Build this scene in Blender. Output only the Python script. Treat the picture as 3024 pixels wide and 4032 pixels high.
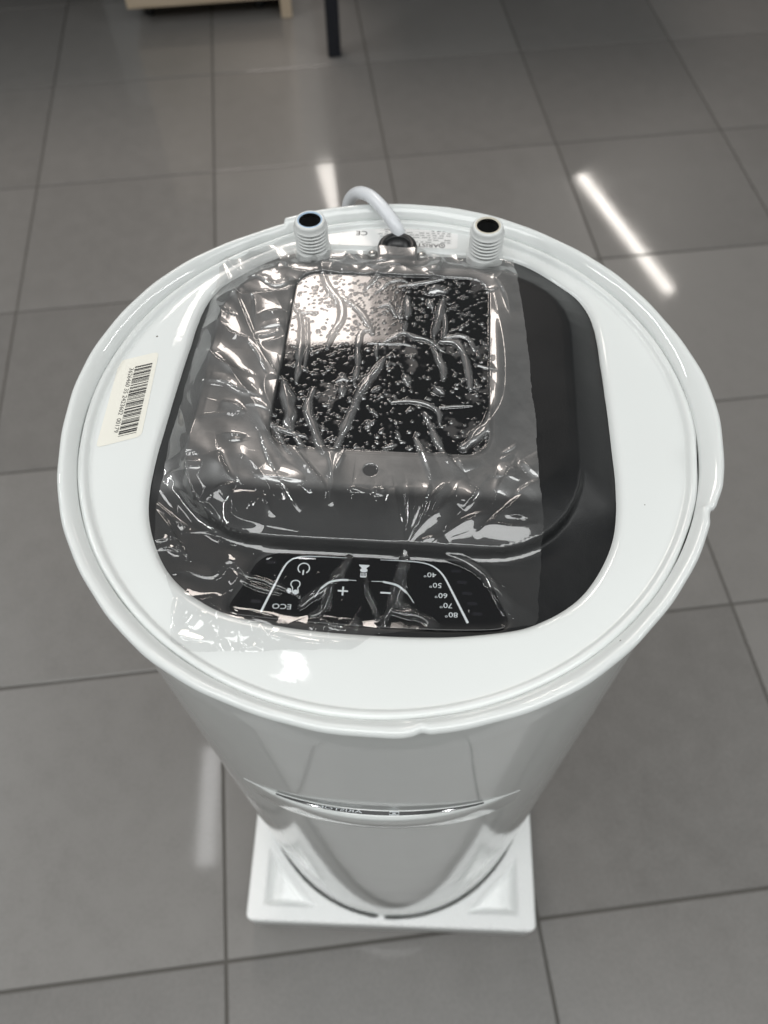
import bpy, bmesh, math, random
import numpy as np
from mathutils import Matrix, Vector
R_ = math.radians
random.seed(4); rng = np.random.default_rng(7)
scene = bpy.context.scene
COL = scene.collection
for o in list(bpy.data.objects): bpy.data.objects.remove(o)

# ------------------------------------------------------------------ camera
cd = bpy.data.cameras.new('camera'); cam = bpy.data.objects.new('camera', cd); COL.objects.link(cam)
cd.sensor_fit = 'HORIZONTAL'; cd.sensor_width = 36.0; cd.lens = 36.0*3188.68/3024.0
cd.clip_start = .01; cd.clip_end = 60
CAM = Vector((-.0021, -.2690, 1.1642))
cam.matrix_world = Matrix.Translation(CAM) @ Matrix(((.99984,.01796,0),(-.01526,.84949,-.52738),(-.00947,.52729,.84963))).to_4x4()
cd.dof.use_dof = True; cd.dof.focus_distance = .415; cd.dof.aperture_fstop = cd.lens/3.4
scene.camera = cam

# ------------------------------------------------------------------ light
wd = bpy.data.worlds.new('World'); scene.world = wd; wd.use_nodes = True
bg = wd.node_tree.nodes['Background']; bg.inputs[0].default_value = (.97, 1.0, .995, 1); bg.inputs[1].default_value = .10
def lamp(name, a, b, width, L, color=(1, 1, 1), z=2.6):
    """a straight ceiling luminaire or added fill light from a to b (plan coordinates), radiance L"""
    a, b = Vector(a), Vector(b); ln = (b-a).length
    ld = bpy.data.lights.new(name, 'AREA'); ld.shape = 'RECTANGLE'; ld.size = width; ld.size_y = ln
    ld.energy = L*math.pi*width*ln; ld.color = color
    o = bpy.data.objects.new(name, ld); COL.objects.link(o)
    o.location = ((a.x+b.x)/2, (a.y+b.y)/2, z); o.rotation_euler = (0, 0, math.atan2(b.y-a.y, b.x-a.x)-math.pi/2)
    return o
lamp('ceiling_lamp_or_fill', (1.46, 5.03), (1.90, 3.72), .080, 22, (1, .94, .87))
lamp('ceiling_lamp_or_fill', (-.385, 5.15), (-.12, 3.85), .16, 11, (1, .94, .87))
lamp('ceiling_lamp_or_fill', (-.80, .29), (-.82, .80), .08, 5.5)
lamp('ceiling_lamp_or_fill', (-.27, .47), (-.29, .62), .045, 11)
for x0, x1, e in ((-.70, -.13, 8.5), (-.13, -.06, 5.0), (-.06, .0, 2.4), (.0, .05, 1.0)):    # opal panel, dimmer towards its edge
    lamp('ceiling_lamp_or_fill', ((x0+x1)/2, 1.75), ((x0+x1)/2, 2.75), x1-x0, e, (1, .90, .83))
lamp('ceiling_lamp_or_fill', (-1.5, -.88), (1.5, -.88), .84, 3.9, (.985, 1, .99))  # added fill overhead, kept out of the floor's visible reflections
lamp('ceiling_lamp_or_fill', (-2.6, -.6), (-2.6, 1.6), .15, 32, (.985, 1, .99))  # added fill from the left, not a known fixture
lamp('ceiling_lamp_or_fill', (2.6, -.9), (2.6, 1.0), .15, 24, (.985, 1, .99))  # weaker added fill from the right

scene.render.engine = 'CYCLES'
scene.cycles.use_denoising = True
scene.cycles.max_bounces = 10; scene.cycles.transparent_max_bounces = 12
scene.cycles.caustics_reflective = False; scene.cycles.caustics_refractive = False
scene.cycles.sample_clamp_indirect = 6
vs = scene.view_settings; vs.view_transform = 'Standard'; vs.look = 'None'; vs.exposure = .40; vs.gamma = 1; vs.use_curve_mapping = False

# ------------------------------------------------------------------ helpers
def tag(o, label=None, cat=None, group=None, kind=None):
    for k, v in (('label', label), ('category', cat), ('group', group), ('kind', kind)):
        if v: o[k] = v
    return o
def empty(name, loc, rz=0):
    o = bpy.data.objects.new(name, None); COL.objects.link(o); o.location = loc; o.rotation_euler = (0, 0, rz); o.empty_display_size = .05
    return o
def link(name, me, mat=None, parent=None, smooth=True, loc=(0, 0, 0)):
    if mat and not me.materials: me.materials.append(mat)
    if smooth: me.shade_smooth()
    o = bpy.data.objects.new(name, me); COL.objects.link(o); o.parent = parent; o.location = loc
    return o
def mesh(name, v, f):
    me = bpy.data.meshes.new(name); me.from_pydata([tuple(map(float, q)) for q in v], [], [tuple(map(int, q)) for q in f]); me.update()
    return me
def grid_mesh(name, V, nu, nv, closed_u=False, closed_v=False, keep=None):
    """V (nu*nv,3) indexed [i*nv+j]; fast quads"""
    iu = np.arange(nu if closed_u else nu-1); jv = np.arange(nv if closed_v else nv-1)
    I, J = np.meshgrid(iu, jv, indexing='ij'); I2 = (I+1) % nu; J2 = (J+1) % nv
    Q = np.stack([I*nv+J, I2*nv+J, I2*nv+J2, I*nv+J2], -1).reshape(-1, 4)
    if keep is not None: Q = Q[keep[Q].all(1)]
    return quads(name, V, Q)
def quads(name, V, Q):
    used = np.unique(Q); mp = -np.ones(len(V), np.int64); mp[used] = np.arange(len(used)); V = V[used]; Q = mp[Q]
    me = bpy.data.meshes.new(name)
    me.vertices.add(len(V)); me.vertices.foreach_set('co', np.ascontiguousarray(V, np.float32).ravel())
    me.loops.add(Q.size); me.loops.foreach_set('vertex_index', Q.astype(np.int32).ravel())
    me.polygons.add(len(Q)); me.polygons.foreach_set('loop_start', np.arange(0, Q.size, 4, dtype=np.int32))
    me.update(calc_edges=True); me['_used'] = 0
    me.validate(); return me, used
def lathe(name, prof, n=64, cx=0, cy=0, close=False):
    pr = np.array(prof); th = np.linspace(0, 2*np.pi, n, endpoint=False)
    V = np.stack([cx+np.outer(np.cos(th), pr[:, 0]), cy+np.outer(np.sin(th), pr[:, 0]), np.tile(pr[:, 1], (n, 1))], -1).reshape(-1, 3)
    return grid_mesh(name, V, n, len(pr), closed_u=True, closed_v=close)[0]
def tube(name, pts, r, n=20, sub=10):
    p = np.array(pts, float); out = []
    q = np.vstack([2*p[0]-p[1], p, 2*p[-1]-p[-2]])
    for i in range(1, len(q)-2):
        for t in np.linspace(0, 1, sub, endpoint=False):
            a, b, c, d = q[i-1:i+3]; out.append(.5*((2*b)+(c-a)*t+(2*a-5*b+4*c-d)*t*t+(3*b-a-3*c+d)*t**3))
    out.append(p[-1]); c = np.array(out); T = np.gradient(c, axis=0); T /= np.linalg.norm(T, axis=1)[:, None]
    N = np.cross(T[0], (0, 0, 1)); N = N/np.linalg.norm(N) if np.linalg.norm(N) > 1e-6 else np.array((1., 0, 0)); V = []
    for k in range(len(c)):
        N = N-T[k]*np.dot(N, T[k]); N /= np.linalg.norm(N); B = np.cross(T[k], N)
        for a in np.linspace(0, 2*np.pi, n, endpoint=False): V.append(c[k]+r*(np.cos(a)*N+np.sin(a)*B))
    me = grid_mesh(name, np.array(V), len(c), n, closed_v=True)[0]
    return me
def prism(name, poly, z0, z1, bevel=0.0, seg=2):
    bm = bmesh.new(); vs_ = [bm.verts.new((x, y, z1)) for x, y in poly]; f = bm.faces.new(vs_)
    if f.normal.z < 0: f.normal_flip()
    f.normal_update()
    if f.normal.z < 0: bmesh.ops.reverse_faces(bm, faces=[f])
    r = bmesh.ops.extrude_face_region(bm, geom=[f]); nv = [g for g in r['geom'] if isinstance(g, bmesh.types.BMVert)]
    for v in nv: v.co.z = z0
    bmesh.ops.recalc_face_normals(bm, faces=bm.faces)
    if bevel:
        es = [e for e in bm.edges if all(abs(v.co.z-z1) < 1e-7 for v in e.verts)]
        bmesh.ops.bevel(bm, geom=es, offset=bevel, segments=seg, affect='EDGES', profile=.5)
    me = bpy.data.meshes.new(name); bm.to_mesh(me); bm.free(); return me
def box(name, sx, sy, sz, bevel=0.0, at=(0, 0, 0), seg=2):
    bm = bmesh.new(); bmesh.ops.create_cube(bm, size=1, matrix=Matrix.Translation(at) @ Matrix.Diagonal((sx, sy, sz, 1)))
    if bevel: bmesh.ops.bevel(bm, geom=bm.edges[:], offset=bevel, segments=seg, affect='EDGES', profile=.5)
    me = bpy.data.meshes.new(name); bm.to_mesh(me); bm.free(); return me
def ribbon(pts, w, taper0=1.0, taper1=1.0, sub=8):
    """flat stroke in the plane along a smooth path; returns verts2d, faces"""
    p = np.array(pts, float); q = np.vstack([2*p[0]-p[1], p, 2*p[-1]-p[-2]]); out = []
    for i in range(1, len(q)-2):
        for t in np.linspace(0, 1, sub, endpoint=False):
            a, b, c, d = q[i-1:i+3]; out.append(.5*((2*b)+(c-a)*t+(2*a-5*b+4*c-d)*t*t+(3*b-a-3*c+d)*t**3))
    out.append(p[-1]); c = np.array(out); T = np.gradient(c, axis=0); T /= np.linalg.norm(T, axis=1)[:, None]; N = np.stack([-T[:, 1], T[:, 0]], 1)
    s = np.linspace(0, 1, len(c)); ww = w*.5*(taper0+(taper1-taper0)*s)[:, None]
    V = np.concatenate([c+N*ww, c-N*ww]); n = len(c)
    return V, [(i, i+1, n+i+1, n+i) for i in range(n-1)]
def text2d(s, size, font_scale_x=1.0):
    cu = bpy.data.curves.new('t', 'FONT'); cu.body = s; cu.size = size; cu.resolution_u = 3; cu.align_x = 'CENTER'; cu.align_y = 'CENTER'
    o = bpy.data.objects.new('t', cu); COL.objects.link(o); dg = bpy.context.evaluated_depsgraph_get()
    me = bpy.data.meshes.new_from_object(o.evaluated_get(dg)); V = np.array([v.co[:2] for v in me.vertices]); F = [tuple(p.vertices) for p in me.polygons]
    bpy.data.objects.remove(o); bpy.data.curves.remove(cu); bpy.data.meshes.remove(me)
    V[:, 0] *= font_scale_x; return V, F
class Flat:
    """collects flat printed shapes"""
    def __init__(s): s.v = []; s.f = []
    def add(s, V, F, rot=0., at=(0, 0), sc=1.):
        V = np.array(V, float)*sc; c, n = math.cos(rot), math.sin(rot); k = len(s.v)
        s.v += [(at[0]+c*x-n*y, at[1]+n*x+c*y) for x, y in V]; s.f += [tuple(i+k for i in f) for f in F]; return s
    def rect(s, x0, x1, y0, y1): return s.add([(x0, y0), (x1, y0), (x1, y1), (x0, y1)], [(0, 1, 2, 3)])
    def poly(s, pts): return s.add(pts, [tuple(range(len(pts)))])
    def build(s, name, zf, mat, parent, loc=(0, 0, 0)):
        me = mesh(name, [(x, y, zf(x, y) if callable(zf) else zf) for x, y in s.v], s.f)
        bm = bmesh.new(); bm.from_mesh(me)
        for f in bm.faces:
            f.normal_update()
            if f.normal.z < 0: f.normal_flip()
        bm.to_mesh(me); bm.free()
        return link(name, me, mat, parent, False, loc)

# ------------------------------------------------------------------ materials
def mat(name, base=(.8, .8, .8), rough=.5, metal=0., ior=1.5, coat=0., coat_rough=.05, spec=.5):
    m = bpy.data.materials.new(name); m.use_nodes = True; b = m.node_tree.nodes['Principled BSDF']
    b.inputs['Base Color'].default_value = (*base, 1); b.inputs['Roughness'].default_value = rough; b.inputs['Metallic'].default_value = metal
    b.inputs['IOR'].default_value = ior; b.inputs['Coat Weight'].default_value = coat; b.inputs['Coat Roughness'].default_value = coat_rough
    b.inputs['Specular IOR Level'].default_value = spec
    return m
def N(m, t, **kw):
    n = m.node_tree.nodes.new(t)
    for k, v in kw.items():
        if k in n.inputs.keys(): n.inputs[k].default_value = v
        else: setattr(n, k, v)
    return n
def L(m, a, b): m.node_tree.links.new(a, b)
def noise(m, scale, detail=3, rough=.5, coord='Object'):
    tc = N(m, 'ShaderNodeTexCoord'); n = N(m, 'ShaderNodeTexNoise'); n.inputs['Scale'].default_value = scale; n.inputs['Detail'].default_value = detail; n.inputs['Roughness'].default_value = rough
    L(m, tc.outputs[coord], n.inputs['Vector']); return n
def ramp(m, src, stops):
    r = N(m, 'ShaderNodeValToRGB'); e = r.color_ramp.elements
    while len(e) < len(stops): e.new(.5)
    for k, (p, c) in enumerate(stops): e[k].position = p; e[k].color = (*c, 1) if len(c) == 3 else c
    L(m, src, r.inputs['Fac']); return r
def bump(m, src, strength, dist):
    b = N(m, 'ShaderNodeBump'); b.inputs['Strength'].default_value = strength; b.inputs['Distance'].default_value = dist; L(m, src, b.inputs['Height'])
    L(m, b.outputs['Normal'], m.node_tree.nodes['Principled BSDF'].inputs['Normal']); return b
def PB(m): return m.node_tree.nodes['Principled BSDF']
M = {}
# white enamel of tank, plate and rim: faint orange peel, sparse dust and chips
def enamel(name, base, rough, specks):
    m = mat(name, base, rough)
    n = noise(m, 260, 2); n2 = noise(m, 14, 2); mx = N(m, 'ShaderNodeMath', operation='MULTIPLY_ADD'); L(m, n2.outputs['Fac'], mx.inputs[0]); mx.inputs[1].default_value = 9.0; L(m, n.outputs['Fac'], mx.inputs[2])
    bump(m, mx.outputs[0], .04, .0005)
    n3 = noise(m, 9, 3); r = ramp(m, n3.outputs['Fac'], [(.3, tuple(c*.97 for c in base)), (.7, base)])
    out = r.outputs['Color']
    if specks:
        tc = N(m, 'ShaderNodeTexCoord'); v = N(m, 'ShaderNodeTexVoronoi'); v.inputs['Scale'].default_value = specks; L(m, tc.outputs['Object'], v.inputs['Vector'])
        g = noise(m, 33, 2); gt = N(m, 'ShaderNodeMath', operation='MULTIPLY_ADD'); L(m, g.outputs['Fac'], gt.inputs[0]); gt.inputs[1].default_value = .16; gt.inputs[2].default_value = -.072
        lt = N(m, 'ShaderNodeMath', operation='LESS_THAN'); L(m, v.outputs['Distance'], lt.inputs[0]); L(m, gt.outputs[0], lt.inputs[1])
        mi = N(m, 'ShaderNodeMix', data_type='RGBA'); L(m, lt.outputs[0], mi.inputs[0]); L(m, out, mi.inputs[6]); mi.inputs[7].default_value = (.16, .15, .14, 1); out = mi.outputs[2]
    L(m, out, PB(m).inputs['Base Color']); return m
M['enamel'] = enamel('white_enamel', (.735, .757, .748), .045, 62)
M['tank'] = enamel('white_tank_paint', (.68, .70, .69), .065, 0)
m = M['plastic'] = mat('matte_black_plastic', (.007, .0076, .0084), .42, spec=.42)
n = noise(m, 1900, 2, .6); bump(m, n.outputs['Fac'], .30, .0003)
n = noise(m, 25, 4, .6); r = ramp(m, n.outputs['Fac'], [(.35, (.36,)*3), (.7, (.50,)*3)]); L(m, r.outputs['Color'], PB(m).inputs['Roughness'])
M['gloss'] = mat('gloss_black_glass', (.003, .0032, .004), .03)
M['rubber'] = mat('black_rubber', (.012, .012, .013), .38)
M['dark_hole'] = mat('dark_bore', (.002, .002, .002), .8)
M['led'] = mat('smoked_indicator', (.010, .010, .014), .25)
M['dot'] = mat('grey_sensor_dot', (.030, .030, .031), .6)
M['print'] = mat('pale_print', (.62, .66, .68), .45)
M['ink'] = mat('black_ink', (.012, .012, .014), .5)
M['greyink'] = mat('grey_ink', (.20, .205, .21), .5)
m = M['cream'] = mat('cream_paper', (.76, .745, .675), .5)
n = noise(m, 700, 3); bump(m, n.outputs['Fac'], .12, .0002)
M['paper'] = mat('white_label_film', (.80, .80, .79), .22)
M['thread'] = mat('pale_grey_thread', (.68, .695, .685), .30)
n = noise(M['thread'], 400, 3); bump(M['thread'], n.outputs['Fac'], .12, .0003)
M['steel'] = mat('worn_steel', (.55, .54, .52), .25, 1.0)
M['blue'] = mat('blue_liner', (.40, .53, .67), .35)
M['tan'] = mat('tan_liner', (.60, .56, .47), .4)
M['cord'] = mat('grey_white_cord', (.74, .76, .79), .28)
M['chrome'] = mat('chrome', (.80, .80, .80), .12, 1.0)
m = M['foam'] = mat('white_foam', (.95, .96, .955), .85)
tc = N(m, 'ShaderNodeTexCoord'); v = N(m, 'ShaderNodeTexVoronoi'); v.inputs['Scale'].default_value = 260; L(m, tc.outputs['Object'], v.inputs['Vector']); bump(m, v.outputs['Distance'], .55, .0016)
# floor tile: grey porcelain stoneware with fine mottling
m = M['tile'] = mat('grey_porcelain', (.13, .12, .11), .3, coat=.75, coat_rough=.065)
n1 = noise(m, 190, 4, .7); n2 = noise(m, 24, 4, .6); n3 = noise(m, 7.0, 5, .65)
oi = N(m, 'ShaderNodeObjectInfo')
a = N(m, 'ShaderNodeMath', operation='MULTIPLY_ADD'); L(m, n1.outputs['Fac'], a.inputs[0]); a.inputs[1].default_value = .62
b = N(m, 'ShaderNodeMath', operation='MULTIPLY_ADD'); L(m, n2.outputs['Fac'], b.inputs[0]); b.inputs[1].default_value = .35; L(m, oi.outputs['Random'], b.inputs[2])
b2 = N(m, 'ShaderNodeMath', operation='MULTIPLY_ADD'); L(m, oi.outputs['Random'], b2.inputs[0]); b2.inputs[1].default_value = .45; b2.inputs[2].default_value = -.12; L(m, b2.outputs[0], b.inputs[2])
L(m, b.outputs[0], a.inputs[2])
r = ramp(m, a.outputs[0], [(.25, (.163, .156, .148)), (.80, (.226, .217, .207))]); L(m, r.outputs['Color'], PB(m).inputs['Base Color'])
rr = ramp(m, n2.outputs['Fac'], [(.3, (.30,)*3), (.75, (.42,)*3)]); L(m, rr.outputs['Color'], PB(m).inputs['Roughness'])
cr = ramp(m, n3.outputs['Fac'], [(.35, (.048,)*3), (.70, (.075,)*3)]); L(m, cr.outputs['Color'], PB(m).inputs['Coat Roughness'])
bump(m, n1.outputs['Fac'], .10, .0005)
m = M['grout'] = mat('dark_grout', (.105, .099, .090), .85); n = noise(m, 600, 3); bump(m, n.outputs['Fac'], .4, .001)
m = M['wood'] = mat('pale_birch', (.60, .49, .36), .45)
tc = N(m, 'ShaderNodeTexCoord'); mp = N(m, 'ShaderNodeMapping'); mp.inputs['Scale'].default_value = (3, 40, 60); L(m, tc.outputs['Object'], mp.inputs['Vector'])
n = N(m, 'ShaderNodeTexNoise'); n.inputs['Scale'].default_value = 2.2; n.inputs['Detail'].default_value = 5; L(m, mp.outputs['Vector'], n.inputs['Vector'])
r = ramp(m, n.outputs['Fac'], [(.3, (.53, .42, .30)), (.7, (.64, .53, .40))]); L(m, r.outputs['Color'], PB(m).inputs['Base Color'])
M['navy'] = mat('navy_black_paint', (.010, .012, .018), .4)
M['castor'] = mat('black_castor', (.012, .012, .013), .45)
# clear plastic film: thin dielectric; loose areas scatter, clinging ones do not; some sheen is put into the haze
m = M['film'] = bpy.data.materials.new('clear_film'); m.use_nodes = True; nt = m.node_tree; nt.nodes.clear()
out = N(m, 'ShaderNodeOutputMaterial'); lw = N(m, 'ShaderNodeLayerWeight'); lw.inputs['Blend'].default_value = .5
pw = N(m, 'ShaderNodeMath', operation='POWER'); L(m, lw.outputs['Facing'], pw.inputs[0]); pw.inputs[1].default_value = 4.0
fz = N(m, 'ShaderNodeMath', operation='MULTIPLY_ADD'); L(m, pw.outputs[0], fz.inputs[0]); fz.inputs[1].default_value = .80; fz.inputs[2].default_value = .085
at = N(m, 'ShaderNodeAttribute'); at.attribute_name = 'haze_wt'
sc_ = noise(m, 90, 5, .7); sr = ramp(m, sc_.outputs['Fac'], [(.35, (.8,)*3), (.75, (1.15,)*3)])
hz = N(m, 'ShaderNodeMath', operation='MULTIPLY'); L(m, at.outputs['Fac'], hz.inputs[0]); L(m, sr.outputs['Color'], hz.inputs[1])
hm = N(m, 'ShaderNodeMath', operation='MULTIPLY'); L(m, hz.outputs[0], hm.inputs[0]); hm.inputs[1].default_value = .185; HAZE = hm
tr = N(m, 'ShaderNodeBsdfTransparent'); tr.inputs[0].default_value = (.995, .995, .995, 1)
df = N(m, 'ShaderNodeBsdfDiffuse'); df.inputs[0].default_value = (.80, .80, .79, 1)
g2 = N(m, 'ShaderNodeBsdfGlossy'); g2.inputs['Roughness'].default_value = .36; g2.inputs['Color'].default_value = (.9, .9, .9, 1)
hx = N(m, 'ShaderNodeMixShader'); hx.inputs[0].default_value = .72; L(m, df.outputs[0], hx.inputs[1]); L(m, g2.outputs[0], hx.inputs[2])
m1 = N(m, 'ShaderNodeMixShader'); L(m, hm.outputs[0], m1.inputs[0]); L(m, tr.outputs[0], m1.inputs[1]); L(m, hx.outputs[0], m1.inputs[2])
gl = N(m, 'ShaderNodeBsdfGlossy'); gl.inputs['Roughness'].default_value = .035
m2 = N(m, 'ShaderNodeMixShader'); L(m, fz.outputs[0], m2.inputs[0]); L(m, m1.outputs[0], m2.inputs[1]); L(m, gl.outputs[0], m2.inputs[2]); L(m, m2.outputs[0], out.inputs[0])

# ------------------------------------------------------------------ top-of-heater geometry
# ---- heater top geometry (metres, heater frame: x right, y back, z up from floor) ----
H  = 0.8303            # top of the rolled rim
P  = H - 0.009         # white end plate
def spline(pts, n=12):
    """closed Catmull-Rom through pts, n samples per span"""
    p = np.array(pts, float); out = []
    t = np.linspace(0, 1, n, endpoint=False)[:, None]
    for i in range(len(p)):
        a, b, c, d = p[i-1], p[i], p[(i+1) % len(p)], p[(i+2) % len(p)]
        out.append(.5*((2*b)+(c-a)*t+(2*a-5*b+4*c-d)*t**2+(3*b-a-3*c+d)*t**3))
    return np.concatenate(out)
def mirror(half):
    """half outline from bottom centre (x=0) round the +x side to top centre -> closed outline"""
    h = list(half); m = [(-x, y) for x, y in reversed(h) if abs(x) > 1e-6]
    return h + m
def rrect(x0, x1, y0, y1, r, n=8):
    pts = []
    for cx, cy, a in ((x1-r, y0+r, -90), (x1-r, y1-r, 0), (x0+r, y1-r, 90), (x0+r, y0+r, 180)):
        for k in range(n+1):
            t = np.radians(a+90*k/n); pts.append((cx+r*np.cos(t), cy+r*np.sin(t)))
    return np.array(pts)
def sdf(poly, X, Y):
    """signed distance, negative inside"""
    d = np.full(X.shape, 1e9); ins = np.zeros(X.shape, bool); n = len(poly)
    for i in range(n):
        ax, ay = poly[i]; bx, by = poly[(i+1) % n]
        ex, ey = bx-ax, by-ay; L = ex*ex+ey*ey
        if L < 1e-14: continue
        t = np.clip(((X-ax)*ex+(Y-ay)*ey)/L, 0, 1)
        d = np.minimum(d, (X-ax-t*ex)**2+(Y-ay-t*ey)**2)
        if ay != by:
            c = ((ay > Y) != (by > Y)) & (X < (bx-ax)*(Y-ay)/(by-ay)+ax); ins ^= c
    d = np.sqrt(d); return np.where(ins, -d, d)
def sst(a, b, x):
    t = np.clip((x-a)/(b-a), 0, 1); return t*t*(3-2*t)
O0 = spline(mirror([(0,-.1213),(.022,-.1209),(.042,-.1193),(.066,-.1150),(.0785,-.1102),(.0908,-.1025),(.1005,-.0930),(.1090,-.0795),(.1150,-.0650),(.1180,-.0500),(.1192,-.0310),(.1190,-.0100),(.1182,.0220),(.1170,.0500),(.1158,.0730),(.1128,.0890),(.1065,.1020),(.0975,.1115),(.0840,.1235),(.0720,.1310),(.0600,.1340),(.0300,.1348),(0,.1350)]), 5)
O1 = rrect(-.0995, .0990, -.0765, .1080, .046)
O2 = rrect(-.0950, .0945, -.0480, .1040, .036)
WIN = rrect(-.0600, .0545, -.0275, .1018, .0135)
CP = spline([(-.030,-.0797),(-.0470,-.0808),(-.0565,-.0865),(-.0615,-.0990),(-.0660,-.1130),(-.050,-.1162),(0,-.1175),(.050,-.1162),(.0640,-.1120),(.0600,-.0990),(.0540,-.0865),(.0450,-.0808),(.030,-.0797),(0,-.0795)], 6)
GX = np.arange(-.126, .1261, .001); GY = np.arange(-.140, .1421, .001)
def cover_grid():
    X, Y = np.meshgrid(GX, GY)
    d0, d1, d2, dw, dc = (sdf(o, X, Y) for o in (O0, O1, O2, WIN, CP))
    fr = sst(-.026, -.076, Y)                         # 1 towards the control panel
    z1 = .0101*(1-fr)+.0050*fr                        # height of the tier edge
    t = np.clip(-d0/np.maximum(-d0+np.maximum(d1, 0), 1e-6), 0, 1)
    side = -.0030+(z1+.0030)*(t*.90+.10*sst(0, 1, t))
    flat = -.0028+.0009*sst(.0, .02, -d0)
    lip = flat+(z1-flat)*sst(.0024, .0, d1)
    out = side*(1-fr)+lip*fr
    t2 = np.clip(-d1/np.maximum(-d1+np.maximum(d2, 0), 1e-6), 0, 1)
    inn = z1+(.0105-z1)*(1-(1-t2)**1.08)
    z = np.where(d2 < 0, .0105, np.where(d1 < 0, inn, out))
    z = np.where(dw < .0012, z-.0014*sst(.0012, 0, dw), z)
    z = z-.0010*sst(.0006, -.0004, dc)
    return X, Y, P+z, d0
def bil(G, x, y):
    fx = np.clip((x-GX[0])/.001, 0, len(GX)-1.001); fy = np.clip((y-GY[0])/.001, 0, len(GY)-1.001)
    i = fx.astype(int); j = fy.astype(int); u = fx-i; v = fy-j
    return G[j, i]*(1-u)*(1-v)+G[j, i+1]*u*(1-v)+G[j+1, i]*(1-u)*v+G[j+1, i+1]*u*v
def drape_grid():
    """film lying over cover and plate: an obstacle problem"""
    X, Y, Z, d0 = cover_grid()
    dw, dc = sdf(WIN, X, Y), sdf(CP, X, Y)               # the glass panes lie proud in their recesses
    Z = np.where(dw < .0005, np.maximum(Z, P+.0103), Z); Z = np.where(dc < .0005, np.maximum(Z, P-.0022), Z)
    ob = np.where(d0 < 0, Z, P+.0000)+.0004
    # pipes and cord collar hold the film's back edge up
    back = sst(.104, .119, Y)*(.0055+.0045*sst(.022, .010, np.abs(X+.002))); ob = np.maximum(ob, P+back*sst(.100, .080, np.abs(X)))
    z = ob.copy()
    for _ in range(22):
        q = np.pad(z, 1, mode='edge')
        z = np.maximum(ob, .25*(q[:-2, 1:-1]+q[2:, 1:-1]+q[1:-1, :-2]+q[1:-1, 2:]))
    return z

FILM_PTS = [[-110.8, 127.2], [-51.3, 126.6], [3.3, 126.2], [68.2, 123.7], [75.5, 42.9], [80.4, -62.8], [78.3, -109.6], [76.4, -113.5], [3.8, -122.2], [-7.0, -130.4], [-44.5, -134.7], [-87.0, -136.4], [-89.2, -126.0], [-92.7, -109.5], [-106.4, -88.7], [-112.4, -61.4], [-112.3, -14.9], [-111.2, 23.8], [-109.8, 80.2]]

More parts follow.
